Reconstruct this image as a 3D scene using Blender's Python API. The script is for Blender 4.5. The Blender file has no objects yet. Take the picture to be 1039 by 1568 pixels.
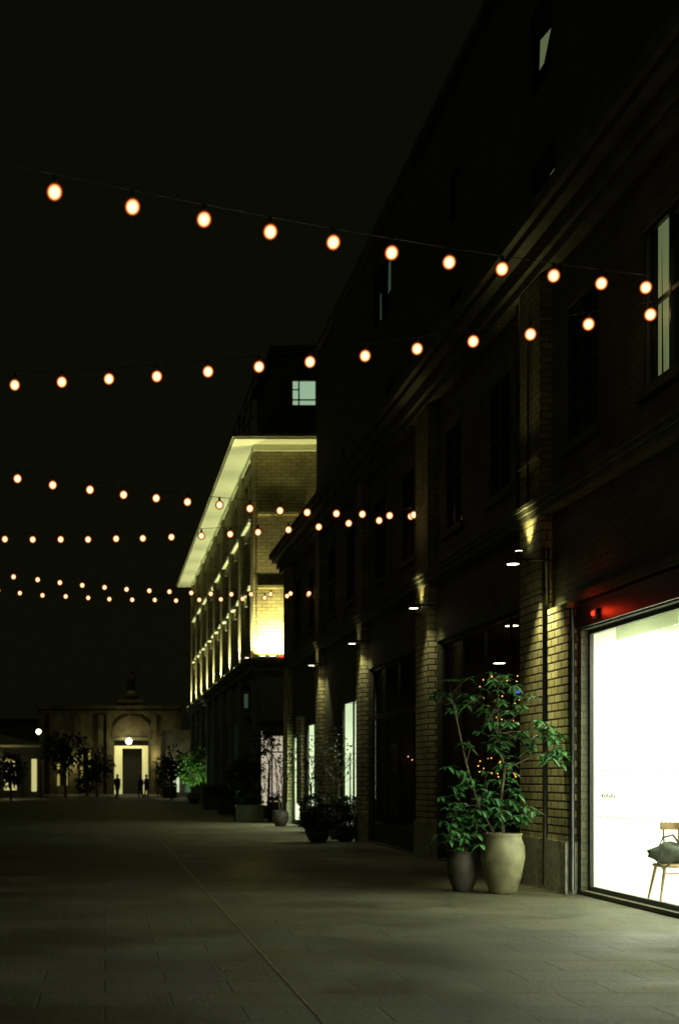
import bpy, math, random
from mathutils import Vector, Matrix
random.seed(7)
scn = bpy.context.scene
R = random.uniform

# ---------------------------------------------------------------- materials
def new_mat(name):
    m = bpy.data.materials.new(name); m.use_nodes = True
    nt = m.node_tree; b = nt.nodes['Principled BSDF']
    return m, nt, b
def N(nt, t, **kw):
    n = nt.nodes.new(t)
    for k, v in kw.items():
        if k in n.inputs: n.inputs[k].default_value = v
        else: setattr(n, k, v)
    return n
def c4(c): return (c[0], c[1], c[2], 1)
def plain(name, col, rough=.7, metal=0, var=.25, scale=6, bump=.15):
    m, nt, b = new_mat(name)
    tc = N(nt, 'ShaderNodeTexCoord'); no = N(nt, 'ShaderNodeTexNoise', Scale=scale, Detail=6.0)
    nt.links.new(tc.outputs['Object'], no.inputs['Vector'])
    r = N(nt, 'ShaderNodeValToRGB')
    r.color_ramp.elements[0].position = .3; r.color_ramp.elements[1].position = .7
    r.color_ramp.elements[0].color = c4([x*(1-var) for x in col]); r.color_ramp.elements[1].color = c4([x*(1+var) for x in col])
    nt.links.new(no.outputs['Fac'], r.inputs['Fac']); nt.links.new(r.outputs['Color'], b.inputs['Base Color'])
    b.inputs['Roughness'].default_value = rough; b.inputs['Metallic'].default_value = metal
    bp = N(nt, 'ShaderNodeBump', Strength=bump, Distance=.02)
    nt.links.new(no.outputs['Fac'], bp.inputs['Height']); nt.links.new(bp.outputs['Normal'], b.inputs['Normal'])
    return m
def brick(name, c1, c2, mortar, bw=.26, rh=.1, rough=.75, msize=.012, bump=.6):
    m, nt, b = new_mat(name)
    tc = N(nt, 'ShaderNodeTexCoord'); s = N(nt, 'ShaderNodeSeparateXYZ'); a = N(nt, 'ShaderNodeMath', operation='ADD')
    cb = N(nt, 'ShaderNodeCombineXYZ')
    L = nt.links.new
    L(tc.outputs['Object'], s.inputs[0]); L(s.outputs['X'], a.inputs[0]); L(s.outputs['Y'], a.inputs[1])
    L(a.outputs[0], cb.inputs['X']); L(s.outputs['Z'], cb.inputs['Y'])
    br = N(nt, 'ShaderNodeTexBrick', Scale=1.0)
    br.inputs['Brick Width'].default_value = bw; br.inputs['Row Height'].default_value = rh
    br.inputs['Mortar Size'].default_value = msize; br.inputs['Mortar Smooth'].default_value = .3
    br.inputs['Color1'].default_value = c4(c1); br.inputs['Color2'].default_value = c4(c2); br.inputs['Mortar'].default_value = c4(mortar)
    L(cb.outputs[0], br.inputs['Vector'])
    no = N(nt, 'ShaderNodeTexNoise', Scale=1.3, Detail=8.0)
    L(tc.outputs['Object'], no.inputs['Vector'])
    mr = N(nt, 'ShaderNodeMapRange'); mr.inputs['From Min'].default_value = .3; mr.inputs['From Max'].default_value = .7
    mr.inputs['To Min'].default_value = .6; mr.inputs['To Max'].default_value = 1.25
    L(no.outputs['Fac'], mr.inputs['Value'])
    mx = N(nt, 'ShaderNodeVectorMath', operation='SCALE')
    L(br.outputs['Color'], mx.inputs[0]); L(mr.outputs[0], mx.inputs['Scale']); L(mx.outputs[0], b.inputs['Base Color'])
    b.inputs['Roughness'].default_value = rough
    bp = N(nt, 'ShaderNodeBump', Strength=bump, Distance=.02); bp.invert = True
    L(br.outputs['Fac'], bp.inputs['Height']); L(bp.outputs['Normal'], b.inputs['Normal'])
    return m
def emis(name, col, s, rough=.5):
    m, nt, b = new_mat(name)
    b.inputs['Base Color'].default_value = c4(col); b.inputs['Emission Color'].default_value = c4(col)
    b.inputs['Emission Strength'].default_value = s; b.inputs['Roughness'].default_value = rough
    return m
def paving():
    m, nt, b = new_mat('paving_slabs'); L = nt.links.new
    tc = N(nt, 'ShaderNodeTexCoord')
    br = N(nt, 'ShaderNodeTexBrick', Scale=1.0)
    br.inputs['Brick Width'].default_value = .95; br.inputs['Row Height'].default_value = .62
    br.inputs['Mortar Size'].default_value = .009; br.inputs['Mortar Smooth'].default_value = .6
    br.inputs['Color1'].default_value = (.074, .078, .038, 1); br.inputs['Color2'].default_value = (.104, .106, .054, 1)
    br.inputs['Mortar'].default_value = (.038, .039, .022, 1)
    L(tc.outputs['Object'], br.inputs['Vector'])
    n1 = N(nt, 'ShaderNodeTexNoise', Scale=.6, Detail=9.0); n2 = N(nt, 'ShaderNodeTexNoise', Scale=25.0, Detail=6.0)
    L(tc.outputs['Object'], n1.inputs['Vector']); L(tc.outputs['Object'], n2.inputs['Vector'])
    ad = N(nt, 'ShaderNodeMath', operation='ADD'); L(n1.outputs['Fac'], ad.inputs[0]); L(n2.outputs['Fac'], ad.inputs[1])
    mr = N(nt, 'ShaderNodeMapRange'); mr.inputs['From Min'].default_value = .7; mr.inputs['From Max'].default_value = 1.3
    mr.inputs['To Min'].default_value = .4; mr.inputs['To Max'].default_value = 1.5
    L(ad.outputs[0], mr.inputs['Value'])
    mx = N(nt, 'ShaderNodeVectorMath', operation='SCALE'); L(br.outputs['Color'], mx.inputs[0]); L(mr.outputs[0], mx.inputs['Scale'])
    L(mx.outputs[0], b.inputs['Base Color'])
    m2 = N(nt, 'ShaderNodeMapRange'); m2.inputs['From Min'].default_value = .35; m2.inputs['From Max'].default_value = .65
    m2.inputs['To Min'].default_value = .5; m2.inputs['To Max'].default_value = .85
    L(n1.outputs['Fac'], m2.inputs['Value']); L(m2.outputs[0], b.inputs['Roughness'])
    bp = N(nt, 'ShaderNodeBump', Strength=.5, Distance=.01); bp.invert = True
    bp2 = N(nt, 'ShaderNodeBump', Strength=.6, Distance=.01)
    L(br.outputs['Fac'], bp.inputs['Height']); L(n2.outputs['Fac'], bp2.inputs['Height']); L(bp.outputs['Normal'], bp2.inputs['Normal'])
    L(bp2.outputs['Normal'], b.inputs['Normal'])
    return m
def glass():
    m = bpy.data.materials.new('window_glass'); m.use_nodes = True; nt = m.node_tree; nt.nodes.clear()
    o = N(nt, 'ShaderNodeOutputMaterial'); t = N(nt, 'ShaderNodeBsdfTransparent'); g = N(nt, 'ShaderNodeBsdfGlossy', Roughness=.02)
    mx = N(nt, 'ShaderNodeMixShader'); mx.inputs[0].default_value = .07
    nt.links.new(t.outputs[0], mx.inputs[1]); nt.links.new(g.outputs[0], mx.inputs[2])
    nt.links.new(mx.outputs[0], o.inputs[0]); return m
def cloth():
    m = bpy.data.materials.new('sheer_pleats'); m.use_nodes = True; nt = m.node_tree; nt.nodes.clear()
    o = N(nt, 'ShaderNodeOutputMaterial'); t = N(nt, 'ShaderNodeBsdfTranslucent', Color=(.36,.4,.26,1)); g = N(nt, 'ShaderNodeBsdfDiffuse', Color=(.4,.42,.3,1))
    mx = N(nt, 'ShaderNodeMixShader'); mx.inputs[0].default_value = .4
    nt.links.new(t.outputs[0], mx.inputs[1]); nt.links.new(g.outputs[0], mx.inputs[2])
    nt.links.new(mx.outputs[0], o.inputs[0]); return m
def bulbmat():
    m = bpy.data.materials.new('warm_bulb_halo'); m.use_nodes = True; nt = m.node_tree; nt.nodes.clear()
    o = N(nt, 'ShaderNodeOutputMaterial'); e = N(nt, 'ShaderNodeEmission'); lw = N(nt, 'ShaderNodeLayerWeight', Blend=.5)
    r = N(nt, 'ShaderNodeValToRGB')
    r.color_ramp.elements[0].position = .10; r.color_ramp.elements[0].color = (1.0, .72, .38, 1)
    r.color_ramp.elements[1].position = .88; r.color_ramp.elements[1].color = (.004, .0005, .0003, 1)
    x = r.color_ramp.elements.new(.24); x.color = (.66, .28, .08, 1)  # orange to dark rim paints a halation halo into the bulb colour
    x = r.color_ramp.elements.new(.42); x.color = (.17, .024, .004, 1)
    x = r.color_ramp.elements.new(.62); x.color = (.035, .003, .001, 1)
    nt.links.new(lw.outputs['Facing'], r.inputs['Fac']); nt.links.new(r.outputs['Color'], e.inputs['Color'])
    e.inputs['Strength'].default_value = 2.2
    nt.links.new(e.outputs[0], o.inputs[0]); return m

M = {}
M['pave'] = paving()
M['glass'] = glass(); M['bulb'] = bulbmat(); M['valance'] = cloth()
M['darkbrick'] = brick('dark_stock_brick', (.088, .092, .048), (.12, .12, .064), (.062, .063, .038))
M['palebrick'] = brick('pale_glazed_brick', (.42, .39, .19), (.6, .56, .3), (.05, .045, .025), bw=.3, rh=.115, msize=.016, rough=.45)
M['yelbrick'] = brick('yellow_stock_brick', (.34, .3, .13), (.46, .41, .2), (.16, .14, .08), bw=.4, rh=.14, msize=.014)
M['upbrick'] = brick('darker_yellow_brick', (.2, .18, .08), (.28, .25, .12), (.1, .09, .05))  # yellow brick in a darker tone, for the upper pilasters
M['stone'] = plain('grey_stone', (.25, .26, .17), .8, var=.3)
M['darkstone'] = plain('dark_stone', (.09, .095, .06), .8, var=.4, scale=3)
M['murkstone'] = plain('weathered_stone', (.13, .12, .065), .85, var=.5, scale=1.2)
M['render'] = plain('white_soffit_paint', (.78, .82, .6), .7, var=.05, scale=2)
M['concrete'] = plain('concrete_base', (.32, .33, .25), .85, var=.35, scale=9)
M['slate'] = plain('slate_roof', (.05, .052, .045), .6)
M['frame'] = plain('black_frame', (.018, .018, .016), .4, var=.1)
M['metal'] = plain('dark_metal', (.05, .05, .045), .35, .8)
M['steel'] = plain('steel_channel', (.2, .2, .15), .45, .6, var=.6, scale=5)
M['white'] = plain('shop_white_paint', (.8, .83, .74), .6, var=.02, scale=2, bump=.02)
M['glossdark'] = plain('dark_window_pane', (.012, .014, .012), .06, var=.1, bump=0)
M['room'] = plain('dim_room', (.035, .037, .03), .7)
M['wood'] = plain('pale_wood', (.3, .2, .09), .45, var=.3, scale=14)
M['bag'] = plain('green_bag_cloth', (.035, .045, .03), .9, var=.5, scale=12, bump=.6)
M['pot'] = plain('glazed_clay_pot', (.25, .24, .13), .5, var=.4, scale=5, bump=.3)
M['potdark'] = plain('dark_clay_pot', (.10, .095, .07), .6, var=.3, scale=5)
M['soil'] = plain('soil', (.03, .025, .015), .95)
M['leaf'] = plain('green_leaf', (.055, .18, .05), .45, var=.6, scale=2.2, bump=0)
M['leafd'] = plain('dark_leaf', (.03, .05, .02), .6, var=.5, scale=2.5, bump=0)
M['leafb'] = plain('bright_leaf', (.1, .3, .04), .5, var=.4, scale=2.5, bump=0)
M['bark'] = plain('bark', (.12, .095, .05), .8)
M['lampw'] = emis('lamp_white', (1, .95, .68), 6)
M['upl'] = emis('uplight_lens', (1, .97, .7), 8)
M['curt'] = emis('lit_curtain', (.40, .5, .23), .26)
M['pent'] = emis('penthouse_blind', (.5, .75, .5), .6)
M['fairy'] = emis('fairy_light', (1, .45, .08), 2.4)
M['blue'] = emis('blue_sign', (.1, .15, .9), .8)
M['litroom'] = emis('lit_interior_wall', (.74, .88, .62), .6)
M['pink'] = emis('rosy_interior', (.85, .75, .55), .6)
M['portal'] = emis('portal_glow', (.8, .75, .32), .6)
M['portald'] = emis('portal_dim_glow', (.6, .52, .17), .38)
M['dimwin'] = emis('dim_window', (.25, .5, .3), .1)
M['redhalo'] = emis('red_halation', (1, .03, .01), 2.5)  # glowing red for added balls that imitate halation
M['dots'] = plain('frosted_dots', (.45, .5, .4), .6)
M['coat'] = plain('dark_coat', (.025, .024, .02), .9)
M['skin'] = plain('skin', (.35, .2, .12), .6, var=.08)
M['hair'] = plain('dark_hair', (.02, .014, .01), .7)

# ---------------------------------------------------------------- mesh builder
class MB:
    def __init__(s): s.v = []; s.f = []; s.m = []; s.mats = []; s.sm = []
    def mi(s, mat):
        if mat not in s.mats: s.mats.append(mat)
        return s.mats.index(mat)
    def add(s, vs, fs, mat, smooth=False):
        o = len(s.v); k = s.mi(mat); s.v += [tuple(x) for x in vs]
        for f in fs: s.f.append([i+o for i in f]); s.m.append(k); s.sm.append(smooth)
    def box(s, x0, x1, y0, y1, z0, z1, mat):
        vs = [(x0,y0,z0),(x1,y0,z0),(x1,y1,z0),(x0,y1,z0),(x0,y0,z1),(x1,y0,z1),(x1,y1,z1),(x0,y1,z1)]
        s.add(vs, [(0,3,2,1),(4,5,6,7),(0,1,5,4),(1,2,6,5),(2,3,7,6),(3,0,4,7)], mat)
    def quad(s, a, b, c, d, mat): s.add([a,b,c,d], [(0,1,2,3)], mat)
    def lathe(s, cx, cy, prof, mat, n=24, smooth=True, sx=1, sy=1):
        vs = []; fs = []
        for r, z in prof:
            for i in range(n):
                a = 2*math.pi*i/n; vs.append((cx+r*sx*math.cos(a), cy+r*sy*math.sin(a), z))
        for j in range(len(prof)-1):
            for i in range(n):
                k = (i+1) % n; fs.append((j*n+i, j*n+k, (j+1)*n+k, (j+1)*n+i))
        fs.append(tuple(range(n))[::-1]); fs.append(tuple((len(prof)-1)*n+i for i in range(n)))
        s.add(vs, fs, mat, smooth)
    def ball(s, c, r, mat, n=12, k=8, sz=1.0):
        prof = [(max(.001, r*math.sin(math.pi*j/k)), c[2]-r*sz*math.cos(math.pi*j/k)) for j in range(k+1)]
        s.lathe(c[0], c[1], prof, mat, n)
    def tube(s, pts, rad, mat, n=6, smooth=True):
        pts = [Vector(p) for p in pts]; vs = []; fs = []
        if not isinstance(rad, (list, tuple)): rad = [rad]*len(pts)
        for i, p in enumerate(pts):
            d = (pts[min(i+1, len(pts)-1)]-pts[max(i-1, 0)]).normalized()
            up = Vector((0,0,1)) if abs(d.z) < .9 else Vector((1,0,0))
            a = d.cross(up).normalized(); b = d.cross(a)
            for j in range(n):
                t = 2*math.pi*j/n; vs.append(p+(a*math.cos(t)+b*math.sin(t))*rad[i])
        for i in range(len(pts)-1):
            for j in range(n):
                k = (j+1) % n; fs.append((i*n+j, i*n+k, (i+1)*n+k, (i+1)*n+j))
        fs.append(tuple(range(n))); fs.append(tuple((len(pts)-1)*n+j for j in range(n))[::-1])
        s.add(vs, fs, mat, smooth)
    def leaf(s, p, d, up, L, W, mat):
        p = Vector(p); d = Vector(d).normalized(); side = d.cross(Vector(up))
        if side.length < .01: side = d.cross(Vector((1,0,0)))
        side.normalize(); nrm = side.cross(d)
        q = [p, p+d*L*.3+side*W*.45+nrm*W*.15, p+d*L*.65+side*W*.4+nrm*W*.1-Vector((0,0,L*.08)), p+d*L-Vector((0,0,L*.22)),
             p+d*L*.65-side*W*.4+nrm*W*.1-Vector((0,0,L*.08)), p+d*L*.3-side*W*.45+nrm*W*.15, p+d*L*.5-Vector((0,0,L*.04))]
        s.add(q, [(0,1,2,6),(6,2,3),(0,6,4,5),(6,3,4)], mat)
    def obj(s, name, parent=None):
        me = bpy.data.meshes.new(name); me.from_pydata(s.v, [], s.f)
        for m in s.mats: me.materials.append(M[m])
        for p, k, sm in zip(me.polygons, s.m, s.sm): p.material_index = k; p.use_smooth = sm
        me.update(); o = bpy.data.objects.new(name, me); scn.collection.objects.link(o)
        if parent: o.parent = parent
        return o
def empty(name):
    e = bpy.data.objects.new(name, None); scn.collection.objects.link(e); return e
def light(kind, name, loc, energy, col, parent, rot=(0,0,0), **kw):
    l = bpy.data.lights.new(name, kind); l.energy = energy; l.color = col
    for k, v in kw.items(): setattr(l, k, v)
    o = bpy.data.objects.new(name, l); o.location = loc; o.rotation_euler = rot
    scn.collection.objects.link(o)
    if parent: o.parent = parent
    return o
def aim(o, d): o.rotation_euler = Vector(d).to_track_quat('-Z', 'Y').to_euler()

def facade(mb, axis, pos, a0, a1, z0, z1, ops, mat, depth=.25, inward=1):
    """wall skin with real openings. axis 'x': plane x=pos running along y; 'y': plane y=pos running along x"""
    def P(a, z, d=0): return (pos+d*inward, a, z) if axis == 'x' else (a, pos+d*inward, z)
    A = sorted({a0, a1, *[o[0] for o in ops], *[o[1] for o in ops]}); Z = sorted({z0, z1, *[o[2] for o in ops], *[o[3] for o in ops]})
    for i in range(len(A)-1):
        for j in range(len(Z)-1):
            ca = (A[i]+A[i+1])/2; cz = (Z[j]+Z[j+1])/2
            if any(o[0] < ca < o[1] and o[2] < cz < o[3] for o in ops): continue
            mb.quad(P(A[i],Z[j]), P(A[i+1],Z[j]), P(A[i+1],Z[j+1]), P(A[i],Z[j+1]), mat)
    for o in ops:
        b0, b1, c0, c1 = o[:4]; depth_ = o[4] if len(o) > 4 else depth
        mb.quad(P(b0,c0), P(b0,c0,depth_), P(b0,c1,depth_), P(b0,c1), mat)
        mb.quad(P(b1,c0), P(b1,c0,depth_), P(b1,c1,depth_), P(b1,c1), mat)
        mb.quad(P(b0,c0), P(b1,c0), P(b1,c0,depth_), P(b0,c0,depth_), mat)
        mb.quad(P(b0,c1), P(b1,c1), P(b1,c1,depth_), P(b0,c1,depth_), mat)
def window_x(fr, gl, x, y0, y1, z0, z1, pane='glossdark', nx=2, nz=2, t=.05):
    gl.quad((x+.06,y0,z1),(x+.06,y1,z1),(x+.06,y1,z0),(x+.06,y0,z0), pane)
    fr.box(x, x+.05, y0, y0+t, z0, z1, 'frame'); fr.box(x, x+.05, y1-t, y1, z0, z1, 'frame')
    fr.box(x+.002, x+.052, y0+t, y1-t, z0, z0+t, 'frame'); fr.box(x+.002, x+.052, y0+t, y1-t, z1-t, z1, 'frame')
    for i in range(1, nx): yy = y0+(y1-y0)*i/nx; fr.box(x+.004, x+.05, yy-t/2, yy+t/2, z0+t, z1-t, 'frame')
    for i in range(1, nz): zz = z0+(z1-z0)*i/nz; fr.box(x+.008, x+.046, y0+t, y1-t, zz-t/2, zz+t/2, 'frame')

# ---------------------------------------------------------------- ground
g = MB(); g.quad((-400,-60,0),(400,-60,0),(400,900,0),(-400,900,0),'pave'); g.obj('ground')
d = MB()
for i in range(46):
    y = 2+i*1.2; d.box(1.41, 1.432, y, y+1.185, -.02, .004, 'steel')
d.obj('drainage_channel')

# ---------------------------------------------------------------- right brick building
RB = empty('brick_shop_building')
X = 6.48
w = MB(); fr = MB(); gl = MB()
ops = [(9.0,19.36,.06,3.6,.17),(21.6,27.75,.03,4.25,.17),(28.85,34.95,.03,4.25,.17),(35.65,38.8,.3,3.64,.08),(42.6,45.6,.3,3.3,.08),(47.3,48.9,.1,3.0,.08)]
upw = []
for yb in (8.4, 15.6, 22.7, 29.8, 36.9, 44.0):
    e_ = 1.52 if yb == 15.6 else 1.25
    upw += [(yb, yb+e_, 6.25, 8.15), (yb+3.1, yb+4.35, 6.25, 8.15)]
facade(w, 'x', X, 6.0, 51.2, 0, 5.4, ops, 'darkbrick', .2)
facade(w, 'x', X, 6.0, 51.2, 5.4, 9.3, upw, 'darkbrick', .07)
w.quad((X,51.2,0),(12,51.2,0),(12,51.2,9.3),(X,51.2,9.3),'darkbrick')
w.quad((X,6.0,0),(12,6.0,0),(12,6.0,9.3),(X,6.0,9.3),'darkbrick')
w.obj('walls', RB)
for (a,b,c,dd) in upw:
    window_x(fr, gl, X+.01, a, b, c, dd, 'glass' if a == 15.6 else 'glossdark')
cu = MB()
def drape(y0,y1,z0,z1,xx,n=7):
    for i in range(n):
        ya=y0+(y1-y0)*i/n; yb_=y0+(y1-y0)*(i+1)/n; k=.02
        cu.quad((xx+k*(i%2),ya-(.10 if i<n/2 else 0),z0),(xx+k*((i+1)%2),yb_-(.06 if i<n/2 else 0),z0),(xx+k*((i+1)%2),yb_,z1),(xx+k*(i%2),ya,z1),'curt')
drape(16.58,16.95,6.25,8.15,X+.09); drape(15.62,16.2,6.25,7.75,X+.09,9)
cu.box(X+.6, X+.62, 15.2, 18.0, 6.1, 8.4, 'room'); cu.box(X+.1, X+.6, 17.14, 17.16, 6.1, 8.4, 'room')
cu.obj('curtains', RB)
for (a,b,c,dd) in upw:   # sills and lintels
    fr.box(X-.07, X-.003, a-.12, b+.12, c-.13, c-.002, 'darkstone'); fr.box(X-.03, X-.003, a-.1, b+.1, dd+.002, dd+.22, 'darkstone')
# band, cornice
t = MB()
t.box(X-.24, X-.002, 6, 51.2, 5.5, 5.58, 'darkstone'); t.box(X-.21, X-.002, 6, 51.2, 5.4, 5.498, 'darkstone'); t.box(X-.27, X-.002, 6, 51.2, 5.582, 5.64, 'darkstone')
t.box(X-.45, X+.3, 5.8, 51.3, 9.3, 9.42, 'darkstone'); t.box(X-.28, X+.3, 5.9, 51.25, 9.05, 9.298, 'darkstone'); t.box(X-.55, X+.3, 5.75, 51.35, 9.422, 9.62, 'darkstone')
t.box(X-.2, X-.003, 6, 51.2, 8.9, 9.046, 'darkstone')
t.obj('cornice_and_band', RB)
# pilasters
p = MB()
pil = [(12.9,14.0),(20.6,21.6),(27.75,28.85),(34.95,35.65),(41.85,42.55),(49.0,50.1)]
for a,b in pil:
    pale = a > 15
    p.box(X-.18, X-.004, a, b, .72, 4.3, 'palebrick' if pale else 'darkbrick')
    p.box(X-.18, X-.004, a, b, 4.302, 5.396, 'yelbrick' if pale else 'darkbrick')
    p.box(X-.21, X-.004, a-.03, b+.03, 0, .715, 'concrete')
    p.box(X-.18, X-.004, a, b, 5.642, 8.87, 'upbrick' if pale else 'darkbrick')
p.box(X-.14, X-.004, 19.5, 20.38, .72, 4.0, 'palebrick'); p.box(X-.18, X-.004, 19.47, 20.4, 0, .715, 'concrete')
p.box(X-.14, X-.004, 45.9, 47.1, .72, 3.6, 'palebrick'); p.box(X-.16, X-.004, 39.6, 41.0, .72, 3.0, 'palebrick')
p.box(X-.18, X-.004, 6.2, 7.4, 0, 8.87, 'darkbrick')
p.obj('pilasters', RB)
pp = MB()
pp.tube([(X-.13,20.49,.05),(X-.13,20.49,4.9)], .05, 'metal', 8)
pp.tube([(X-.1,19.43,.05),(X-.1,19.43,3.9)], .035, 'metal', 8)
pp.tube([(X-.22,21.05,5.65),(X-.22,21.05,8.6)], .018, 'metal', 6)
for yy in (22.0, 35.9, 28.95):
    pp.tube([(X-.07,yy,5.65),(X-.07,yy,8.9)], .05, 'metal', 8)
pp.tube([(X-.21,21.6,6.25),(X-.21,20.6,6.25)], .02, 'metal', 6)
pp.obj('drainpipes', RB)
# shop front frame
for (a,b,c,dd,n,dx) in ((9.0,19.36,.06,3.6,1,.1),(21.6,27.75,.03,4.25,4,.1),(28.85,34.95,.03,4.25,4,.1),(35.65,38.8,.3,3.64,2,.01),(42.6,45.6,.3,3.3,2,.01),(47.3,48.9,.1,3.0,1,.01)):
    window_x(fr, gl, X+dx, a, b, c, dd, 'glass', nx=n, nz=1, t=.06)
fr.box(X-.05, X-.003, 9.0, 19.42, 3.62, 3.95, 'frame')
fr.box(X-.09, X-.003, 8.9, 19.44, 4.0, 4.1, 'darkstone')
for (a,b) in ((21.62,27.7),(28.87,34.9)):
    fr.box(X+.09, X+.17, a, b, 3.0, 3.12, 'frame'); fr.box(X+.085, X+.175, a, b, .03, .5, 'frame')
fr.obj('window_frames', RB); gl.obj('window_panes', RB)
# dim interiors
rm = MB()
for a,b in ((21.6,28.2),(28.85,35.1)):
    rm.quad((10,a,0.02),(10,b,.02),(10,b,4.3),(10,a,4.3),'room'); rm.quad((X+.2,b,.02),(10,b,.02),(10,b,4.3),(X+.2,b,4.3),'room')
    rm.quad((X+.2,a,4.28),(10,a,4.28),(10,b,4.28),(X+.2,b,4.28),'room'); rm.quad((X+.2,a,.02),(10,a,.02),(10,a,4.3),(X+.2,a,4.3),'room')
for yy in (23.5, 25.3, 30.6, 32.4):
    rm.lathe(8.2, yy, [(.3,.03),(.03,.06),(.03,.72),(.4,.74),(.4,.77)], 'frame', 16)
    for k in (-.55,.55): 
        rm.box(8.0,8.4,yy+k-.18,yy+k+.18,.43,.47,'frame'); rm.box(8.36,8.4,yy+k-.18,yy+k+.18,.47,.9,'frame')
        for dx in (8.02,8.36):
            for dy in (-.16,.14): rm.box(dx,dx+.03,yy+k+dy,yy+k+dy+.03,.03,.43,'frame')
rm.obj('dim_interiors', RB)
# lit rooms
lr = MB()
for a,b,z1 in ((35.65,40.4,3.68),(42.6,47.2,3.33),(47.3,50.4,3.05)):
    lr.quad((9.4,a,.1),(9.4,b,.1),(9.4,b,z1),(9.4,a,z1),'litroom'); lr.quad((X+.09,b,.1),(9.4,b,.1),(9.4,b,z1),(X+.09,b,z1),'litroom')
    lr.quad((X+.09,a,z1),(9.4,a,z1),(9.4,b,z1),(X+.09,b,z1),'white'); lr.quad((X+.09,a,.1),(9.4,a,.1),(9.4,b,.1),(X+.09,b,.1),'stone')
    lr.box(7.0,7.6,b-.5,b-.1,.1,1.0,'frame'); lr.box(6.95,6.98,b-.08,b-.03,.1,2.3,'frame'); lr.box(7.2,7.5,b-.06,b-.02,1.5,2.1,'wood')
lr.obj('lit_rooms', RB)
light('AREA','room_light',(7.6,37.2,3.5),120,(.98,1,.78),RB,size=1.5)
light('AREA','room_light',(7.6,44.0,3.1),190,(.98,1,.78),RB,size=1.5)
light('AREA','room_light',(7.4,48.3,2.9),200,(.98,1,.78),RB,size=.8)
# upper setback storey
s = MB(); sf = MB(); sg = MB()
XS = 7.5
sops = [(23.7,25.0,11.0,12.3),(23.9,25.1,13.5,15.0),(37.3,39.6,14.0,15.6),(30,31,11.0,12.0),(37,38,11,12),(17,18,11,12),(44,45,11,12),(30,31,13.6,14.6)]
facade(s,'x',XS,6,50.4,9.6,16.5,sops,'darkbrick',.07)
s.quad((XS,50.4,9.6),(12,50.4,9.6),(12,50.4,16.5),(XS,50.4,16.5),'darkbrick'); s.quad((XS,6,16.5),(12,6,16.5),(12,50.4,16.5),(XS,50.4,16.5),'slate')
s.quad((X,6,9.6),(XS,6,9.6),(XS,51.2,9.6),(X,51.2,9.6),'slate')
s.box(XS-.15,XS+.1,6,50.4,16.502,16.65,'darkstone')
for k,(a,b,c,dd) in enumerate(sops): window_x(sf,sg,XS+.01,a,b,c,dd,'glass' if k<3 else 'glossdark',nx=1,nz=1)
cu2 = XS+.09
sg.quad((cu2,23.97,11.42),(cu2,24.3,11.45),(cu2,24.25,11.88),(cu2,24.02,11.88),'curt')
sg.quad((cu2,24.6,13.95),(cu2,24.85,13.95),(cu2,24.8,14.45),(cu2,24.2,14.35),'curt')
sg.quad((cu2,37.75,14.55),(cu2,38.1,14.55),(cu2,38.05,15.35),(cu2,37.75,15.35),'dimwin')
sg.quad((cu2,39.0,14.15),(cu2,39.2,14.15),(cu2,39.2,14.9),(cu2,39.05,14.9),'dimwin')
for (a,b,c,dd) in sops[:3]: sg.quad((XS+.5,a-.3,c-.3),(XS+.5,b+1.6,c-.3),(XS+.5,b+1.6,dd+.3),(XS+.5,a-.3,dd+.3),'room')
s.obj('upper_storey',RB); sf.obj('upper_frames',RB); sg.obj('upper_panes',RB)
# shop interior
sh = MB()
sh.quad((X+.17,8.9,.06),(10.5,8.9,.06),(10.5,19.5,.06),(X+.17,19.5,.06),'white')
sh.quad((X+.17,19.45,.06),(10.5,19.45,.06),(10.5,19.45,3.7),(X+.17,19.45,3.7),'white')
sh.quad((X+.17,8.9,.06),(10.5,8.9,.06),(10.5,8.9,3.7),(X+.17,8.9,3.7),'white')
sh.quad((10.5,8.9,.06),(10.5,19.45,.06),(10.5,19.45,3.7),(10.5,8.9,3.7),'white')
sh.quad((X+.17,8.9,3.68),(10.5,8.9,3.68),(10.5,19.45,3.68),(X+.17,19.45,3.68),'white')
sh.obj('shop_interior',RB)
va = MB(); n = 0; yy = 9.2
while yy < 18.7:
    a = X+.25+.06*(n%2); b = X+.25+.06*((n+1)%2)
    va.quad((a,yy,3.40+.03*(n%2)),(b,yy+.09,3.40+.03*((n+1)%2)),(b,yy+.09,3.66),(a,yy,3.66),'valance'); yy += .09; n += 1
va.obj('pleated_valance',RB)
dt = MB()
for z in (1.68,1.06):
    yy = 12.0
    while yy < 19.2:
        dt.box(X+.15,X+.152,yy,yy+.03,z,z+.02,'dots'); yy += .13
for i in range(6): dt.box(X+.15,X+.152,18.5+i*.09,18.5+i*.09+.05,1.33,1.36+.02*(i%2),'dots')
dt.obj('glass_manifestation_dots',RB)
for y in (10.5,13.2,15.9,18.3):
    light('AREA','shop_ceiling_light',(7.9,y,3.62),165,(.97,1.0,.80),RB,size=1.4)
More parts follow.
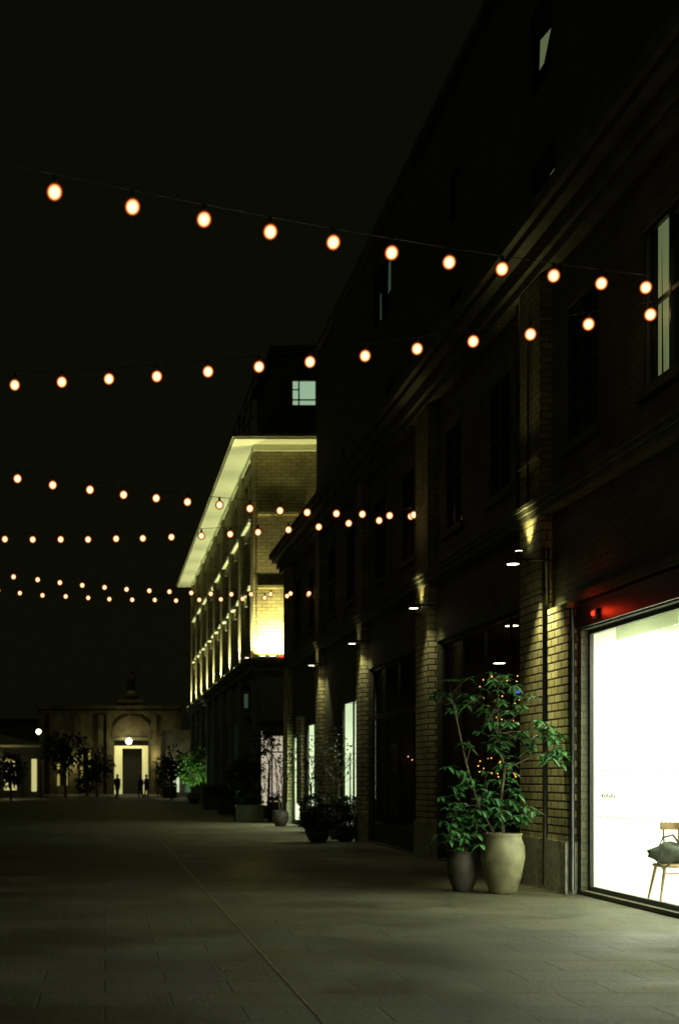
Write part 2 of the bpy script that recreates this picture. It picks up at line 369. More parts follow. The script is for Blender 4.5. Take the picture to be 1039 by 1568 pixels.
# bracket lamps, ceiling lamps
bl = MB()
for (x,y,z) in ((5.85,20.4,4.72),(5.97,27.5,4.93),(6.05,34.8,4.93),(6.05,41.6,4.93)):
    bl.tube([(X-.02,y,z),(x,y,z)],.02,'metal'); bl.lathe(x,y,[(.04,z),(.1,z-.06)],'metal',12); bl.lathe(x,y,[(.085,z-.062),(.085,z-.068)],'lampw',12)
for (x,y,z) in ((6.95,24.3,4.24),(6.9,31.1,4.24),(7.43,26.8,3.8),(7.6,33.5,4.0)):
    bl.tube([(x,y,4.28),(x,y,z)],.01,'metal'); bl.lathe(x,y,[(.05,z),(.13,z-.05)],'metal',12); bl.lathe(x,y,[(.11,z-.052),(.11,z-.058)],'lampw',12)
bl.obj('small_downlights',RB)
a = light('SPOT','pillar_downlight',(5.85,20.3,4.62),210,(1,.93,.48),RB,spot_size=1.35,spot_blend=.9,shadow_soft_size=.04); aim(a,(.30,-.02,-1))
a = light('SPOT','pillar_downlight',(5.75,20.25,4.62),260,(1,.93,.48),RB,spot_size=.6,spot_blend=.9,shadow_soft_size=.04); aim(a,(.20,-.02,-1))
for (x,y,z,e) in ((5.97,27.5,4.84,45),(6.05,34.8,4.84,60),(6.05,41.6,4.84,60),(6.95,24.3,4.15,10),(6.9,31.1,4.15,10)):
    a = light('SPOT','downlight',(x,y,z),e,(1,.95,.55),RB,spot_size=1.6,spot_blend=.9,shadow_soft_size=.05); aim(a,(.2,0,-1))
# fairy lights inside
fl = MB()
for i in range(120):
    x = R(7.3,8.6); y = 27.9+R(-.3,.1); z = R(2.6,3.6) if i < 90 else R(1.6,2.0)
    if x < 7.7 and i < 90 and random.random() < .5: continue
    fl.ball((x,y,z),.013,'fairy',5,4)
for i in range(25): fl.ball((R(7.4,8.3),34.8,R(2.0,2.35)),.014,'fairy',5,4)
fl.obj('fairy_lights',RB)
bs = MB()
bs.box(8.05,8.2,27.94,27.97,3.25,3.38,'blue'); bs.box(8.03,8.22,27.972,28.0,3.23,3.4,'frame'); bs.obj('blue_sign',RB)
al = MB(); al.box(X-.10,X-.052,18.5,18.66,3.68,3.8,'frame'); al.ball((X-.1,18.58,3.74),.035,'redhalo',10,8); al.obj('halation_box',RB)  # added box and red ball imitating halation at the shop window corner
light('POINT','halation_glow',(X-.25,18.7,3.78),2.4,(1,.04,.01),RB,shadow_soft_size=.04)  # red point light added to spread the halation glow
# wall uplights (scallop on pilaster under the band)
def sconce(y, e):
    E = empty('wall_uplight')
    k = MB(); k.box(X-.40,X-.182,y-.03,y+.03,4.80,4.84,'metal'); k.lathe(X-.34,y,[(.05,4.78),(.06,4.84),(.06,4.95)],'metal',14); k.lathe(X-.34,y,[(.05,4.952),(.05,4.958)],'upl',14); k.obj('fixture',E)
    a = light('SPOT','up_spot',(X-.34,y,4.97),e,(1,.88,.36),E,spot_size=1.6,spot_blend=1.0,shadow_soft_size=.07); aim(a,(.28,0,1))
    a = light('SPOT','far_spot',(X-.34,y,4.98),e*1.6,(1,.88,.36),E,spot_size=.65,spot_blend=1.0,shadow_soft_size=.07); aim(a,(-.02,0,1))
sconce(21.1,55); sconce(28.3,30); sconce(42.2,8); sconce(35.3,1.5)

# ---------------------------------------------------------------- white-eaved building
WB = empty('yellow_brick_building')
w = MB(); wf = MB(); wg = MB()
WX, WY = 6.2, 58.0
sops = []
bays = [59.9+i*5.05 for i in range(8)]
for y in bays:
    for (z0,z1) in ((6.75,9.1),(9.65,11.9),(12.45,14.3)):
        sops.append((y,y+1.35,z0,z1)); sops.append((y+1.75,y+3.1,z0,z1))
gops = []
for i,y in enumerate(bays): gops.append((y,y+3.1,.3,4.2))
facade(w,'x',WX,WY,100.3,6.3,15.15,sops,'yelbrick',.3)
facade(w,'x',WX,WY,100.3,0,6.298,gops,'stone',.4)
facade(w,'y',WY,WX,13,6.3,15.15,[],'yelbrick'); facade(w,'y',WY,WX,13,0,6.298,[(6.35,7.35,.4,3.5),(7.8,9.2,.4,3.5)],'stone',.3)
w.quad((WX,100.3,0),(13,100.3,0),(13,100.3,15.15),(WX,100.3,15.15),'stone')
w.obj('walls',WB)
for (a,b,c,dd) in sops:
    window_x(wf,wg,WX+.2,a,b,c,dd,t=.08,nz=3); wf.box(WX-.16,WX-.003,a-.15,b+.15,c-.14,c-.004,'render')
for i,(a,b,c,dd) in enumerate(gops): window_x(wf,wg,WX+.3,a,b,c,dd,nx=3,t=.1,pane='dimwin' if i in (1,4,6) else 'glossdark')
for (a,b,pn) in ((6.35,7.35,'pink'),(7.8,9.2,'litroom')):
    wg.quad((a,WY+.28,.4),(b,WY+.28,.4),(b,WY+.28,3.5),(a,WY+.28,3.5),pn)
    wf.box(a,a+.06,WY+.2,WY+.26,.4,3.5,'frame'); wf.box(b-.06,b,WY+.2,WY+.26,.4,3.5,'frame'); wf.box((a+b)/2-.03,(a+b)/2+.03,WY+.2,WY+.26,.4,3.5,'frame'); wf.box(a+.06,b-.06,WY+.21,WY+.25,2.6,2.66,'frame')
wf.obj('window_frames',WB); wg.obj('window_panes',WB)
t = MB()
t.box(WX-.4,13,WY-.4,100.6,6.18,6.29,'stone'); t.box(WX-.25,13,WY-.25,100.5,5.95,6.178,'stone'); t.box(WX-.5,WX-.004,WY-.5,100.7,6.292,6.42,'stone'); t.box(WX-.002,13,WY-.5,WY-.004,6.292,6.42,'stone')
t.box(WX-1.0,13,WY-1.0,101.4,15.15,15.24,'render'); t.box(WX-1.08,13,WY-1.08,101.5,15.242,15.36,'stone')
t.box(WX-.12,WX-.002,WY-.12,100.4,14.9,15.148,'render'); t.box(WX,13,WY-.12,WY-.002,14.9,15.148,'render')
for k in range(2): t.box(WX+.06,WX+1.9,WY-.06,WY-.003,9.3+k*3.0,9.42+k*3.0,'yelbrick')
for y in [WY+.02]+[b+3.45 for b in bays]:
    t.box(WX-.14,WX-.002,y,y+1.15,6.43,14.88,'yelbrick')
for y in [b+3.4 for b in bays]: t.box(WX-.16,WX-.003,y,y+1.2,0,5.94,'stone')
t.obj('eaves_ledges_piers',WB)
# mansard & penthouse
r = MB()
r.add([(WX+.1,WY+1,15.4),(13,WY+1,15.4),(13,WY+1.6,17.2),(WX+.9,WY+1.6,17.2),(WX+.1,100,15.4),(13,100,15.4),(13,100,17.2),(WX+.9,100,17.2)],[(0,1,2,3),(4,0,3,7),(3,2,6,7),(5,4,7,6),(1,5,6,2)],'slate')
for i in range(14):
    y = WY+.6+i*3; r.tube([(WX-.3,y,15.4),(WX-.05,y,18.1)],.035,'metal')
for z,x in ((16.4,-.22),(17.3,-.13),(18.1,-.05)): r.tube([(WX+x,WY+.6,z),(WX+x,100,z)],.03,'metal')
for z,x in ((16.4,-.22),(17.3,-.13),(18.1,-.05)): r.tube([(WX+x,WY+.6,z),(WX+1.4,WY+.6,z)],.025,'metal')
facade(r,'y',62,7.5,13,17.0,20.2,[(8.2,9.2,17.65,18.9)],'darkbrick',.2)
r.box(7.2,13,61.7,70,20.2,20.35,'darkstone'); r.quad((7.5,62,17),(7.5,70,17),(7.5,70,20.2),(7.5,62,20.2),'darkbrick')
r.quad((8.2,62.18,17.65),(9.2,62.18,17.65),(9.2,62.18,18.9),(8.2,62.18,18.9),'pent')
r.box(8.45,8.51,62.1,62.15,17.65,18.9,'frame'); r.box(8.2,9.2,62.1,62.14,18.05,18.11,'frame'); r.box(8.2,8.45,62.11,62.14,18.5,18.55,'frame')
r.obj('mansard_and_penthouse',WB)
# uplights
ul = MB()
for k,y in enumerate([WY+.6]+[b+4.0 for b in bays]):
    ul.box(WX-.42,WX-.26,y-.14,y+.14,6.42,6.5,'metal'); ul.box(WX-.41,WX-.27,y-.12,y+.12,6.502,6.512,'upl')
    a = light('SPOT','uplight',(WX-.36,y,6.56),1350,(.98,.97,.5),WB,spot_size=1.25,spot_blend=.7,shadow_soft_size=.06); aim(a,(.05,0,1))
for x,e_ in ((6.4,550),(6.8,650),(7.2,650),(7.7,550)):
    ul.box(x-.14,x+.14,WY-.42,WY-.26,6.42,6.5,'metal'); ul.box(x-.12,x+.12,WY-.41,WY-.27,6.502,6.512,'upl')
    a = light('SPOT','uplight',(x,WY-.38,6.56),e_,(1,.9,.4),WB,spot_size=2.2,spot_blend=.9,shadow_soft_size=.06); aim(a,(0,.45,1))
ul.ball((7.15,WY-.5,6.5),.07,'redhalo',8,6)  # added red ball imitating halation, not one of the uplights
ul.obj('uplight_fixtures',WB)
# awning
aw = MB(); aw.add([(6.3,WY-.02,3.9),(7.5,WY-.02,3.9),(7.5,WY-1.1,3.45),(6.3,WY-1.1,3.45),(6.3,WY-1.1,3.25),(7.5,WY-1.1,3.25)],[(0,1,2,3),(3,2,5,4)],'frame'); aw.obj('awning',WB)
# lantern
LN = empty('wall_lantern'); m = MB(); lx, ly = 5.75, 57.85
m.box(lx-.2,lx+.2,ly-.2,ly+.2,5.1,5.16,'metal'); m.lathe(lx,ly,[(.26,5.16),(.03,5.4)],'metal',4,False); m.box(lx-.16,lx+.16,ly-.16,ly+.16,4.25,4.3,'metal')
for a in (-.18,.15):
    for b in (-.18,.15): m.box(lx+a,lx+a+.03,ly+b,ly+b+.03,4.3,5.1,'metal')
m.box(lx-.07,lx+.07,ly-.07,ly+.07,4.42,4.98,'dimwin'); m.tube([(lx,ly,5.4),(lx,ly,5.6),(6.25,ly+.2,5.6)],.03,'metal'); m.obj('lantern_body',LN)

# ---------------------------------------------------------------- string lights
def strand(x0,y0,z0,dx,dy,b,c,n,name='string_lights'):
    E = empty(name); wires = MB(); bulbs = MB(); caps = MB()
    P = lambda t: (x0+dx*t, y0+dy*t, z0+b*t+c*t*t)
    pts = [(X-.05,y0+.05,z0+.15)]+[(P(t*.5)[0],P(t*.5)[1],P(t*.5)[2]+.15) for t in range(0,2*n+1)]
    wires.tube(pts,.005,'frame',5)
    for t in range(n+1):
        x,y,z = P(t); x += R(-.02,.02); z += R(-.01,.01)
        bulbs.ball((x,y,z),.08,'bulb',24,16,1.06)
        caps.lathe(x,y,[(.022,z+.075),(.024,z+.12),(.01,z+.15)],'frame',8)
    wires.obj('wire',E); bulbs.obj('bulbs',E); caps.obj('sockets',E)
    return P(n)
ends = []
ends.append(strand(6.4,16.8,7.38,-.683,-.3985,-.078,.0028,16))
ends.append(strand(6.4,16.7,7.03,-.633,.216,-.0497,.00344,17))
ends.append(strand(6.31,29.0,6.94,-.598,-.385,-.070,.0036,18))
ends.append(strand(6.275,29.2,6.95,-.604,.161,-.0507,.00316,18))
ends.append(strand(6.37,44.3,7.33,-.635,-.34,-.0658,.0039,17))
ends.append(strand(6.4,44.6,7.33,-.692,-.05,-.0655,.0048,16))
for e in ends:
    P_ = empty('timber_light_pole'); m = MB()
    m.tube([(e[0]-.06,e[1],0),(e[0]-.06,e[1],e[2]+.4)],[.08,.06],'bark',10); m.lathe(e[0]-.06,e[1],[(.2,0),(.2,.06),(.1,.12)],'metal',12)
    m.tube([(e[0]-.06,e[1],e[2]+.15),(e[0],e[1],e[2]+.15)],.012,'metal'); m.obj('pole',P_)

# ---------------------------------------------------------------- plants
def potlathe(m,x,y,s,mat,h=.8,r=.29):
    m.lathe(x,y,[(r*.55,0),(r*.62,.03*h),(r*.85,.3*h),(r*1.0,.6*h),(r*.98,.78*h),(r*.84,.92*h),(r*.86,.97*h),(r*.9,h),(r*.8,h),(r*.76,.93*h)],mat,32)
    m.lathe(x,y,[(r*.77,.9*h),(r*.77,.91*h)],'soil',20)
def fan(m,p,mat,L=.17,W=.075,n=6):
    base = R(0,6.28)
    for k in range(n):
        a = base+6.28*k/n+R(-.3,.3)
        m.leaf(p,(math.cos(a),math.sin(a),R(-.75,.25)),(0,0,1),L*R(.6,1.25),W*R(.8,1.2),mat)
def ctrl(p0,p1,sw=.1):
    p0=Vector(p0);p1=Vector(p1);o=[]
    for i in range(7):
        t=i/6;q=p0.lerp(p1,t);q+=Vector((math.sin(t*3.1)*sw,math.sin(t*3.1)*sw*.5,math.sin(t*3.14)*abs(sw)*1.0));o.append(q)
    return o
PL = empty('potted_plant'); m = MB(); potlathe(m,5.48,19.6,1,'pot',.83,.3); m.obj('pot',PL)
br = MB(); lf = MB()
cl = [(4.74,2.72,.2,6),(5.12,2.66,.16,4),(5.42,2.86,.17,7),(5.33,2.5,.2,9),(5.64,2.15,.2,9),(5.37,2.1,.17,7),(5.72,2.52,.12,3),(6.08,2.26,.14,7),(6.14,1.96,.16,9),
      (4.92,1.56,.18,9),(5.24,1.38,.2,8),(5.55,1.42,.16,6),(4.83,1.15,.18,9),(5.46,1.06,.2,9),(5.08,.98,.2,9),(5.72,1.12,.15,8),(4.78,.82,.14,5),(5.0,2.1,.1,2),(5.5,1.75,.12,4)]
trunk = [Vector((5.5,19.6,.74)),Vector((5.44,19.6,1.2)),Vector((5.5,19.58,1.7)),Vector((5.4,19.6,2.2)),Vector((5.42,19.6,2.75))]
br.tube(trunk,[.028,.024,.02,.014,.008],'bark',8)
trunk2 = [Vector((5.42,19.62,.74)),Vector((5.15,19.62,1.2)),Vector((4.98,19.62,1.8)),Vector((4.85,19.62,2.4)),Vector((4.76,19.6,2.75))]
br.tube(trunk2,[.02,.018,.014,.01,.006],'bark',8)
for (x,z,r_,n_) in cl:
    c = Vector((x,19.55,z)); src = min(trunk+trunk2,key=lambda q:(q-c).length+max(0,q.z-z)*1.5)
    br.tube(ctrl(src,c,R(-.06,.06)),[.008,.007,.007,.006,.005,.004,.003],'bark',5)
    for k in range(int(n_*1.8)):
        p_ = c+Vector((random.gauss(0,.65)*r_,random.gauss(0,.8)*r_,random.gauss(0,.65)*r_))
        br.tube([c,(c+p_)/2+Vector((0,0,.02)),p_],.002,'bark',4); fan(lf,p_,'leaf',.14,.068,random.choice((4,5,6)))
br.obj('stems',PL); lf.obj('leaves',PL)

PD = empty('potted_shrub'); m = MB(); potlathe(m,5.02,19.95,1,'potdark',.56,.22); m.obj('pot',PD); lf = MB()
for i in range(60):
    p_=(5.02+random.gauss(0,.13),19.95+random.gauss(0,.12),.68+abs(random.gauss(0,.12))); lf.tube([(5.02,19.95,.52),p_],.003,'bark',4); fan(lf,p_,'leafd',.11,.05,4)
lf.obj('leaves',PD)

def bush(name,x,y,z,r,n,mat='leafd',sz=1.0,L=.12,pot=None,trunk=None,sc=.5):
    E = empty(name); m = MB()
    if pot: 
        potlathe(m,x,y,1,'potdark',pot[0],pot[1])
    if trunk:
        for k in range(3):
            tx=x+R(-.05,.05); m.tube([(tx,y,pot[0]*.9 if pot else 0),(tx+R(-.1,.1),y+R(-.1,.1),z*.6),(tx+R(-.3,.3)*r,y,z)],[trunk,trunk*.8,trunk*.5],'bark',6)
        if n < 300:
            for k in range(14):
                a=R(0,6.28); zz=z*R(.55,.95); m.tube([(x,y,zz),(x+math.cos(a)*r*.5,y+math.sin(a)*r*.5,zz+.25),(x+math.cos(a)*r*.9,y+math.sin(a)*r*.9,zz+R(.3,.8))],[trunk*.5,trunk*.4,trunk*.2],'bark',5)
    l = MB()
    lumps=[(Vector((R(-1,1),R(-1,1),R(-1,1))).normalized()*r*.55, R(.45,.65)*r) for _ in range(9)]
    for i in range(n):
        o,rr=random.choice(lumps); q=Vector((random.gauss(0,1),random.gauss(0,1),random.gauss(0,1))).normalized()*rr*R(sc,1.08)
        p_=Vector((x,y,z))+Vector((o.x+q.x,o.y+q.y,(o.z+q.z)*sz))
        dd=(q+Vector((R(-.5,.5),R(-.5,.5),R(-.3,.6)))*rr); l.leaf(p_,dd,(R(-1,1),R(-1,1),1),L*R(.7,1.3),L*.55,mat)
    if m.v: m.obj('stem_and_pot',E)
    l.obj('foliage',E)
bush('topiary_bush',5.25,35.0,.75,.46,2000,pot=(.35,.3),sc=.85,L=.09)
bush('topiary_bush',6.02,35.6,.7,.42,1600,pot=(.35,.28),sc=.85,L=.09)
bush('round_shrub',5.25,52.5,1.55,.85,2400,sz=1.05,trunk=.04,pot=(.6,.35),L=.13)
bush('ornamental_tree',6.0,41.2,2.1,.7,150,sz=1.2,trunk=.022,pot=(.5,.28),L=.12)
bush('ornamental_tree',5.75,46.5,2.2,.6,130,sz=1.2,trunk=.022,pot=(.5,.28),L=.12)
bush('ornamental_tree',6.0,36.6,2.3,.55,120,sz=1.6,trunk=.018,pot=(.5,.28),L=.11)
bush('ornamental_tree',6.4,55.5,3.1,.8,420,sz=.8,trunk=.03,pot=(.5,.3),L=.15)
bush('lit_shrub',5.4,86,2.3,1.0,900,mat='leafb',sz=1.1,trunk=.05,L=.25,pot=(.6,.4))
SS = empty('shrub_spike_light'); m = MB(); m.tube([(5.4,84.2,0),(5.4,84.2,.25)],.02,'metal'); m.lathe(5.4,84.2,[(.06,.22),(.08,.28)],'metal',10); m.obj('spike',SS)
light('SPOT','shrub_spot',(5.4,84.2,.34),160,(1,1,.7),SS,spot_size=1.2).rotation_euler=(math.radians(145),0,0)
bush('street_tree',-2.9,105,3.3,1.7,1100,trunk=.12,L=.35); bush('street_tree',-6.6,100,2.2,1.2,800,trunk=.1,L=.3)
bush('street_tree',-.6,112,2.5,1.3,800,trunk=.1,L=.3); bush('street_tree',4.9,104,2.6,1.2,800,trunk=.1,L=.3)
bush('clipped_shrub',-1.5,122,1.2,1.0,500,L=.3,trunk=.1); bush('clipped_shrub',5.5,122,1.2,1.2,500,L=.3,trunk=.1)
def planter(x0,x1,y0,y1,h):
    E=empty('box_planter'); m=MB(); m.box(x0,x1,y0,y1,0,h-.06,'darkstone'); m.box(x0-.04,x1+.04,y0-.04,y1+.04,h-.058,h,'darkstone'); m.obj('box',E); l=MB()
    for i in range(int(500*(x1-x0))):
        p_=(R(x0,x1),R(y0,y1),h+abs(random.gauss(0,.16))); l.leaf(p_,(R(-1,1),R(-1,1),R(.1,1)),(R(-1,1),0,1),.14,.07,'leafd')
    l.obj('hedge',E)
planter(4.7,5.7,51.0,51.6,.6); planter(6.0,6.4,50.8,52.5,.7); planter(5.0,5.9,62,63,.8); planter(4.9,5.8,70,71,.8); planter(4.5,5.6,110,111,.9)

# ---------------------------------------------------------------- people (distant, standing)
def skin_body(name, pts, edges, rads, mat, parent, root=0):
    me = bpy.data.meshes.new(name); me.from_pydata(pts, edges, []); o = bpy.data.objects.new(name, me); scn.collection.objects.link(o); o.parent = parent
    me.materials.append(M[mat]); sk = o.modifiers.new('skin','SKIN'); 
    sd = me.skin_vertices[0].data if me.skin_vertices else None
    if sd is None:
        bpy.context.view_layer.objects.active = o; sd = me.skin_vertices[0].data
    for i, r in enumerate(rads): sd[i].radius = r; sd[i].use_root = (i == root)
    s_ = o.modifiers.new('sub','SUBSURF'); s_.levels = 1; s_.render_levels = 1
    return o
def person(x, y, face, h=1.74, stride=.1):
    E = empty('person'); k = h/1.74
    P = [(0,0,.95),(0,0,1.2),(0,.0,1.42),(0,.01,1.52),(0,.0,1.60),
         (-.18,0,1.40),(-.22,.02,1.14),(-.2,-.08,.92),(.18,0,1.40),(.22,.02,1.14),(.2,-.06,.92),
         (-.1,0,.9),(-.1,-stride,.5),(-.11,-stride*.6,.08),(-.12,-stride*.6-.14,.04),(.1,0,.9),(.1,stride*.6,.5),(.11,stride*1.4,.08),(.12,stride*1.4-.14,.04)]
    E_ = [(0,1),(1,2),(2,3),(3,4),(2,5),(5,6),(6,7),(2,8),(8,9),(9,10),(0,11),(11,12),(12,13),(13,14),(0,15),(15,16),(16,17),(17,18)]
    Rr = [(.17,.12),(.17,.12),(.16,.1),(.055,.055),(.05,.05),(.075,.07),(.055,.055),(.045,.045),(.075,.07),(.055,.055),(.045,.045),
          (.1,.1),(.075,.075),(.05,.05),(.045,.035),(.1,.1),(.075,.075),(.05,.05),(.045,.035)]
    ob = skin_body('body_in_coat', P, E_, Rr, 'coat', E)
    m = MB(); m.lathe(0,0,[(.2,.62),(.2,.8),(.18,1.0),(.19,1.2)],'coat',16,True,1,.72)
    m.ball((0,-.01,1.655),.095,'skin',14,10,1.25); m.ball((0,.015,1.685),.102,'hair',14,10,1.12)
    m.tube([(0,-.095,1.67),(0,-.125,1.635),(0,-.1,1.625)],[.008,.014,.01],'skin',6)
    for s_ in (-1,1):
        m.ball((s_*.097,0,1.65),.018,'skin',6,5,1.6); m.ball((s_*.035,-.09,1.67),.01,'hair',6,4)
        m.ball((s_*.2,-.09,.87),.04,'skin',8,6,1.3)
        for f in range(4): m.tube([(s_*(.2+.012*(f-1.5)),-.1,.84),(s_*(.2+.012*(f-1.5)),-.11,.80),(s_*(.2+.01*(f-1.5)),-.1,.765+.008*abs(f-1.5))],[.009,.008,.006],'skin',5)
        m.tube([(s_*.17,-.11,.87),(s_*.16,-.13,.83)],[.01,.008],'skin',5)
    m.tube([(-.03,-.1,1.6),(.03,-.1,1.6)],.007,'coat',5)
    m.obj('head_hands_coat_skirt', E)
    E.location = (x,y,0); E.rotation_euler = (0,0,face); E.scale = (k,k,k)
person(1.0,110,.4,1.78); person(2.75,108,-.6,1.7,.14); person(3.2,108.6,2.2,1.76,.05)

# ---------------------------------------------------------------- chair with bag
CH = empty('wooden_chair'); m = MB(); cx,cy=7.0,17.55; b0=.06
m.lathe(cx,cy,[(.2,b0+.43),(.235,b0+.445),(.235,b0+.47),(.2,b0+.48)],'wood',24)
for sx_,sy_ in ((-1,-1),(1,-1),(-1,1),(1,1)):
    m.tube([(cx+.23*sx_,cy+.2*sy_,b0),(cx+.15*sx_,cy+.14*sy_,b0+.44)],[.014,.022],'wood',8)
m.tube([(cx-.17,cy-.16,b0+.36),(cx+.17,cy-.16,b0+.36)],.01,'wood'); 
arc=[(cx+.23*math.cos(a),cy+.21*math.sin(a),b0+.93) for a in [math.radians(q) for q in range(-70,111,15)]]
o_=len(arc); vs=[]
for a_ in arc: vs+= [(a_[0],a_[1],a_[2]-.045),(a_[0],a_[1],a_[2]+.045)]
m.add(vs,[(2*i,2*i+2,2*i+3,2*i+1) for i in range(o_-1)],'wood',True)
arc2=[(p_[0]*1-(p_[0]-cx)*.1,p_[1]-(p_[1]-cy)*.1,p_[2]) for p_ in arc]; vs=[]
for a_ in arc2: vs+= [(a_[0],a_[1],a_[2]-.045),(a_[0],a_[1],a_[2]+.045)]
m.add(vs,[(2*i,2*i+2,2*i+3,2*i+1) for i in range(o_-1)],'wood',True)
for q in (-60,-5,50,100):
    a=math.radians(q); m.tube([(cx+.17*math.cos(a),cy+.16*math.sin(a),b0+.47),(cx+.22*math.cos(a),cy+.2*math.sin(a),b0+.92)],.011,'wood',6)
m.obj('chair_frame',CH)
BG = empty('cloth_bag'); m=MB(); vs=[];fs=[]; nn,kk=20,10
for j in range(kk+1):
    for i in range(nn):
        a=6.283*i/nn; ph=math.pi*j/kk; rr=1+.16*math.sin(3*a+j)+.1*math.sin(7*a-2*j)
        vs.append((cx-.05+.24*rr*math.sin(ph)*math.cos(a),cy-.05+.15*rr*math.sin(ph)*math.sin(a),b0+.6-.13*math.cos(ph)*(1+.2*math.sin(2*a))))
for j in range(kk):
    for i in range(nn): fs.append((j*nn+i,j*nn+(i+1)%nn,(j+1)*nn+(i+1)%nn,(j+1)*nn+i))
m.add(vs,fs,'bag',True)
m.tube([(cx-.2,cy-.05,b0+.66),(cx-.14,cy-.06,b0+.8),(cx-.02,cy-.06,b0+.83),(cx+.08,cy-.05,b0+.7)],.014,'bag',6)
m.tube([(cx-.2,cy-.15,b0+.64),(cx-.26,cy-.2,b0+.5),(cx-.2,cy-.22,b0+.42),(cx-.1,cy-.2,b0+.5)],.012,'bag',6); m.obj('bag_body',BG)

# ---------------------------------------------------------------- far end buildings
FB = empty('stone_gatehouse'); m=MB(); FY=135
facade(m,'y',FY,-6.2,7.2,0,8.1,[(.9,4.2,0,5.3),(-4.6,-3.4,.8,4.4),(-2.4,-1.2,.8,4.4),(5.3,6.4,.8,4.4)],'murkstone',.8)
m.box(-6.5,7.5,FY-.4,FY+4,8.1,8.4,'murkstone'); m.box(-6.35,7.35,FY-.2,FY-.004,7.6,7.9,'murkstone')
for x in (-6.2,-5.2,-2.95,-.6,.2,4.4,6.7): m.box(x,x+.5,FY-.25,FY-.004,0,7.58,'murkstone')
m.box(1.3,3.8,FY-.3,FY+1,8.402,9.0,'murkstone'); m.box(1.9,3.2,FY-.2,FY+.8,9.002,9.6,'murkstone')
for i in range(12):
    a0_=math.pi*i/12; a1_=math.pi*(i+1)/12; c_=(2.55,5.4)
    m.quad((c_[0]+1.9*math.cos(a0_),FY-.3,c_[1]+1.9*math.sin(a0_)),(c_[0]+1.9*math.cos(a1_),FY-.3,c_[1]+1.9*math.sin(a1_)),(c_[0]+1.6*math.cos(a1_),FY-.3,c_[1]+1.6*math.sin(a1_)),(c_[0]+1.6*math.cos(a0_),FY-.3,c_[1]+1.6*math.sin(a0_)),'murkstone')
m.box(.8,4.3,FY-.32,FY-.1,5.1,5.4,'murkstone')
m.quad((.9,FY+3,0),(4.2,FY+3,0),(4.2,FY+3,5.3),(.9,FY+3,5.3),'room')
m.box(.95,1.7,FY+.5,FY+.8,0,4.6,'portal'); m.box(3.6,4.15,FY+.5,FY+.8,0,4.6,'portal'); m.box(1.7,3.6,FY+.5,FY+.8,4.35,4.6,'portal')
for k,(a,b) in enumerate(((-4.6,-3.4),(-2.4,-1.2),(5.3,6.4))):
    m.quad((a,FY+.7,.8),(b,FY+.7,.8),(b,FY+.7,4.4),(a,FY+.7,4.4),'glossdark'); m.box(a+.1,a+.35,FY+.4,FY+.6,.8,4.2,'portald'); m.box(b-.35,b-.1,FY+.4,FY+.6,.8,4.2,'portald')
m.lathe(2.55,FY,[(.5,9.6),(.45,10.1)],'murkstone',8); m.tube([(2.55,FY,10.1),(2.5,FY,10.8),(2.6,FY,11.3)],[.35,.4,.2],'murkstone',8); m.ball((2.62,FY,11.5),.18,'murkstone'); m.tube([(2.5,FY,11.1),(2.95,FY,11.3),(3.1,FY,11.9)],.09,'murkstone')
m.obj('facade',FB)
m=MB(); m.ball((2.3,FY-.6,5.0),.3,'lampw',14,10); m.tube([(2.3,FY-.6,5.3),(2.3,FY-.3,5.6)],.04,'metal'); m.obj('globe_lamp',FB)
light('POINT','globe_light',(2.3,FY-1.6,5.0),130,(1,.85,.4),FB,shadow_soft_size=.3)
light('POINT','facade_light',(5.0,FY-.9,3.5),75,(1,.85,.4),FB,shadow_soft_size=.3); light('POINT','facade_light',(-2.9,FY-.9,3),60,(1,.85,.4),FB,shadow_soft_size=.3)
PV = empty('cafe_pavilion'); m=MB(); m.box(-12,-4.7,108,112,3.9,4.05,'stone'); m.add([(-12.2,107.6,4.06),(-4.4,107.6,4.06),(-4.4,112.3,4.06),(-12.2,112.3,4.06),(-8.3,110,5.0)],[(0,1,4),(1,2,4),(2,3,4),(3,0,4)],'stone')
for x in (-11.8,-9.9,-7.9,-6.2,-4.9): m.box(x,x+.14,108.1,108.25,0,3.9,'frame')
m.box(-11.9,-4.8,111.6,111.8,0,3.9,'room')
for (a,b,c,dd) in ((-7.7,-7.2,.6,3.1),(-7.1,-6.75,.6,2.9),(-5.6,-5.2,.5,3.0)): m.box(a,b,109.4,109.45,c,dd,'portal')
m.obj('pavilion',PV); light('POINT','pavilion_light',(-7.5,107,2.8),60,(1,.85,.4),PV,shadow_soft_size=.2)
LP = empty('street_lamp'); m=MB(); m.tube([(-5.2,112.4,0),(-5.2,112.4,5.0)],[.08,.05],'metal',8); m.ball((-5.2,112.4,5.2),.2,'lampw'); m.lathe(-5.2,112.4,[(.2,0),(.2,.3),(.1,.5)],'metal',10); m.obj('lamp',LP)
KS = empty('corner_shop'); m=MB(); facade(m,'y',114,4.9,12,0,5.2,[(5.3,6.0,.4,3.0),(6.4,8,.4,3.0)],'murkstone',.3); m.quad((4.9,114,0),(4.9,125,0),(4.9,125,5.2),(4.9,114,5.2),'murkstone'); m.box(4.7,12,113.8,125,5.2,5.4,'murkstone')
m.quad((5.3,114.28,.4),(6.0,114.28,.4),(6.0,114.28,3.0),(5.3,114.28,3.0),'litroom'); m.quad((6.4,114.28,.4),(8,114.28,.4),(8,114.28,3.0),(6.4,114.28,3.0),'dimwin'); m.box(5.62,5.68,114.2,114.25,.4,3,'frame'); m.obj('shop',KS)
light('POINT','corner_shop_light',(5.6,112.6,2.6),60,(1,1,.7),KS,shadow_soft_size=.1)
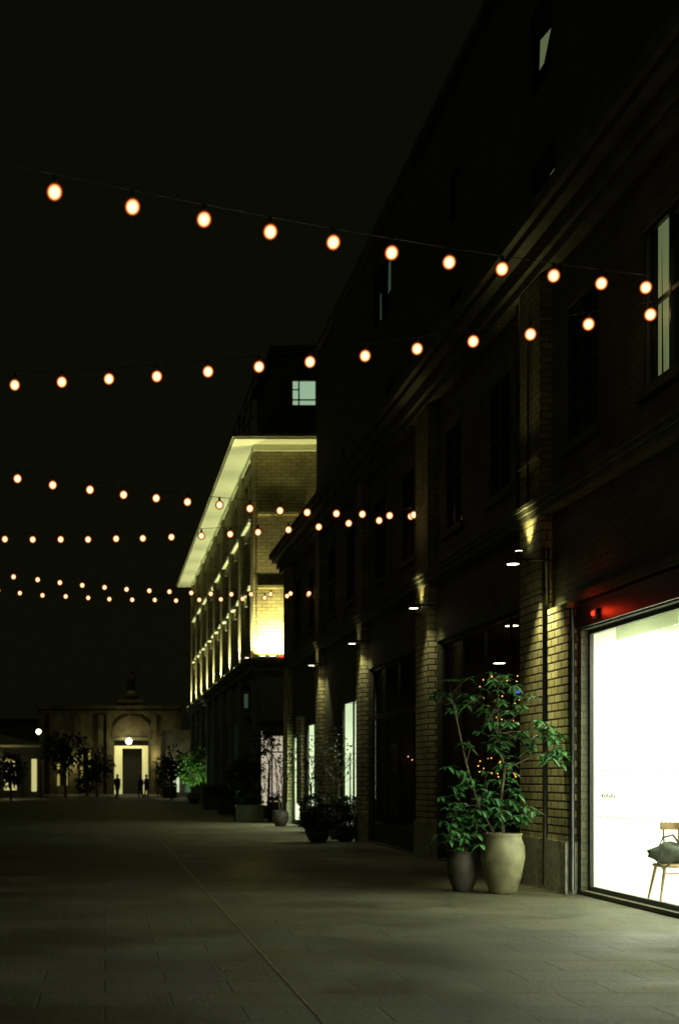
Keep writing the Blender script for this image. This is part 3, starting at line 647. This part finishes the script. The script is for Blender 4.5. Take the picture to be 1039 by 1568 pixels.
SH = empty('distant_terrace'); m=MB(); ho=[(x,x+1.1,2.5,4.5) for x in range(-58,-14,3)]
facade(m,'y',150,-60,-6.6,0,7.5,ho,'darkstone',.3)
for (a,b,c,dd) in ho: m.quad((a,150.28,c),(b,150.28,c),(b,150.28,dd),(a,150.28,dd),'glossdark')
m.box(-60,-6.4,149.7,158,7.5,7.8,'slate'); m.obj('terrace',SH)

# ---------------------------------------------------------------- world, fill sun, camera
wd = bpy.data.worlds.new('World'); scn.world = wd; wd.use_nodes = True; nt = wd.node_tree; bg = nt.nodes['Background']
sky = nt.nodes.new('ShaderNodeTexSky'); sky.sky_type = 'NISHITA'; sky.sun_disc = False; sky.sun_elevation = math.radians(3); sky.sun_rotation = math.radians(200)
bw = nt.nodes.new('ShaderNodeRGBToBW'); vm = nt.nodes.new('ShaderNodeVectorMath'); vm.operation = 'SCALE'; vm.inputs[0].default_value = (.0003,.0003,.0001)
ad = nt.nodes.new('ShaderNodeVectorMath'); ad.operation = 'ADD'; ad.inputs[1].default_value = (.0029,.0031,.0013)
nt.links.new(sky.outputs[0],bw.inputs[0]); nt.links.new(bw.outputs[0],vm.inputs['Scale']); nt.links.new(vm.outputs[0],ad.inputs[0]); nt.links.new(ad.outputs[0],bg.inputs['Color'])
bg.inputs['Strength'].default_value = 1.0
mo = light('SUN','faint_fill_sun',(0,0,30),.03,(.85,1,.55),None,angle=.1); aim(mo,(.7,.6,-.6))  # weak sun added as faint overall fill
cam = bpy.data.cameras.new('camera'); co = bpy.data.objects.new('camera',cam); scn.collection.objects.link(co)
co.location = (0,0,1.6); co.rotation_euler = (math.radians(90),0,0); cam.lens = 50; cam.sensor_width = 36
cam.shift_x = .2292; cam.shift_y = .259; cam.clip_end = 2000; cam.clip_start = .1
cam.dof.use_dof = True; cam.dof.focus_distance = 19.0; cam.dof.aperture_fstop = 2.0
scn.camera = co
scn.view_settings.view_transform = 'Standard'; scn.view_settings.look = 'None'; scn.view_settings.exposure = 0
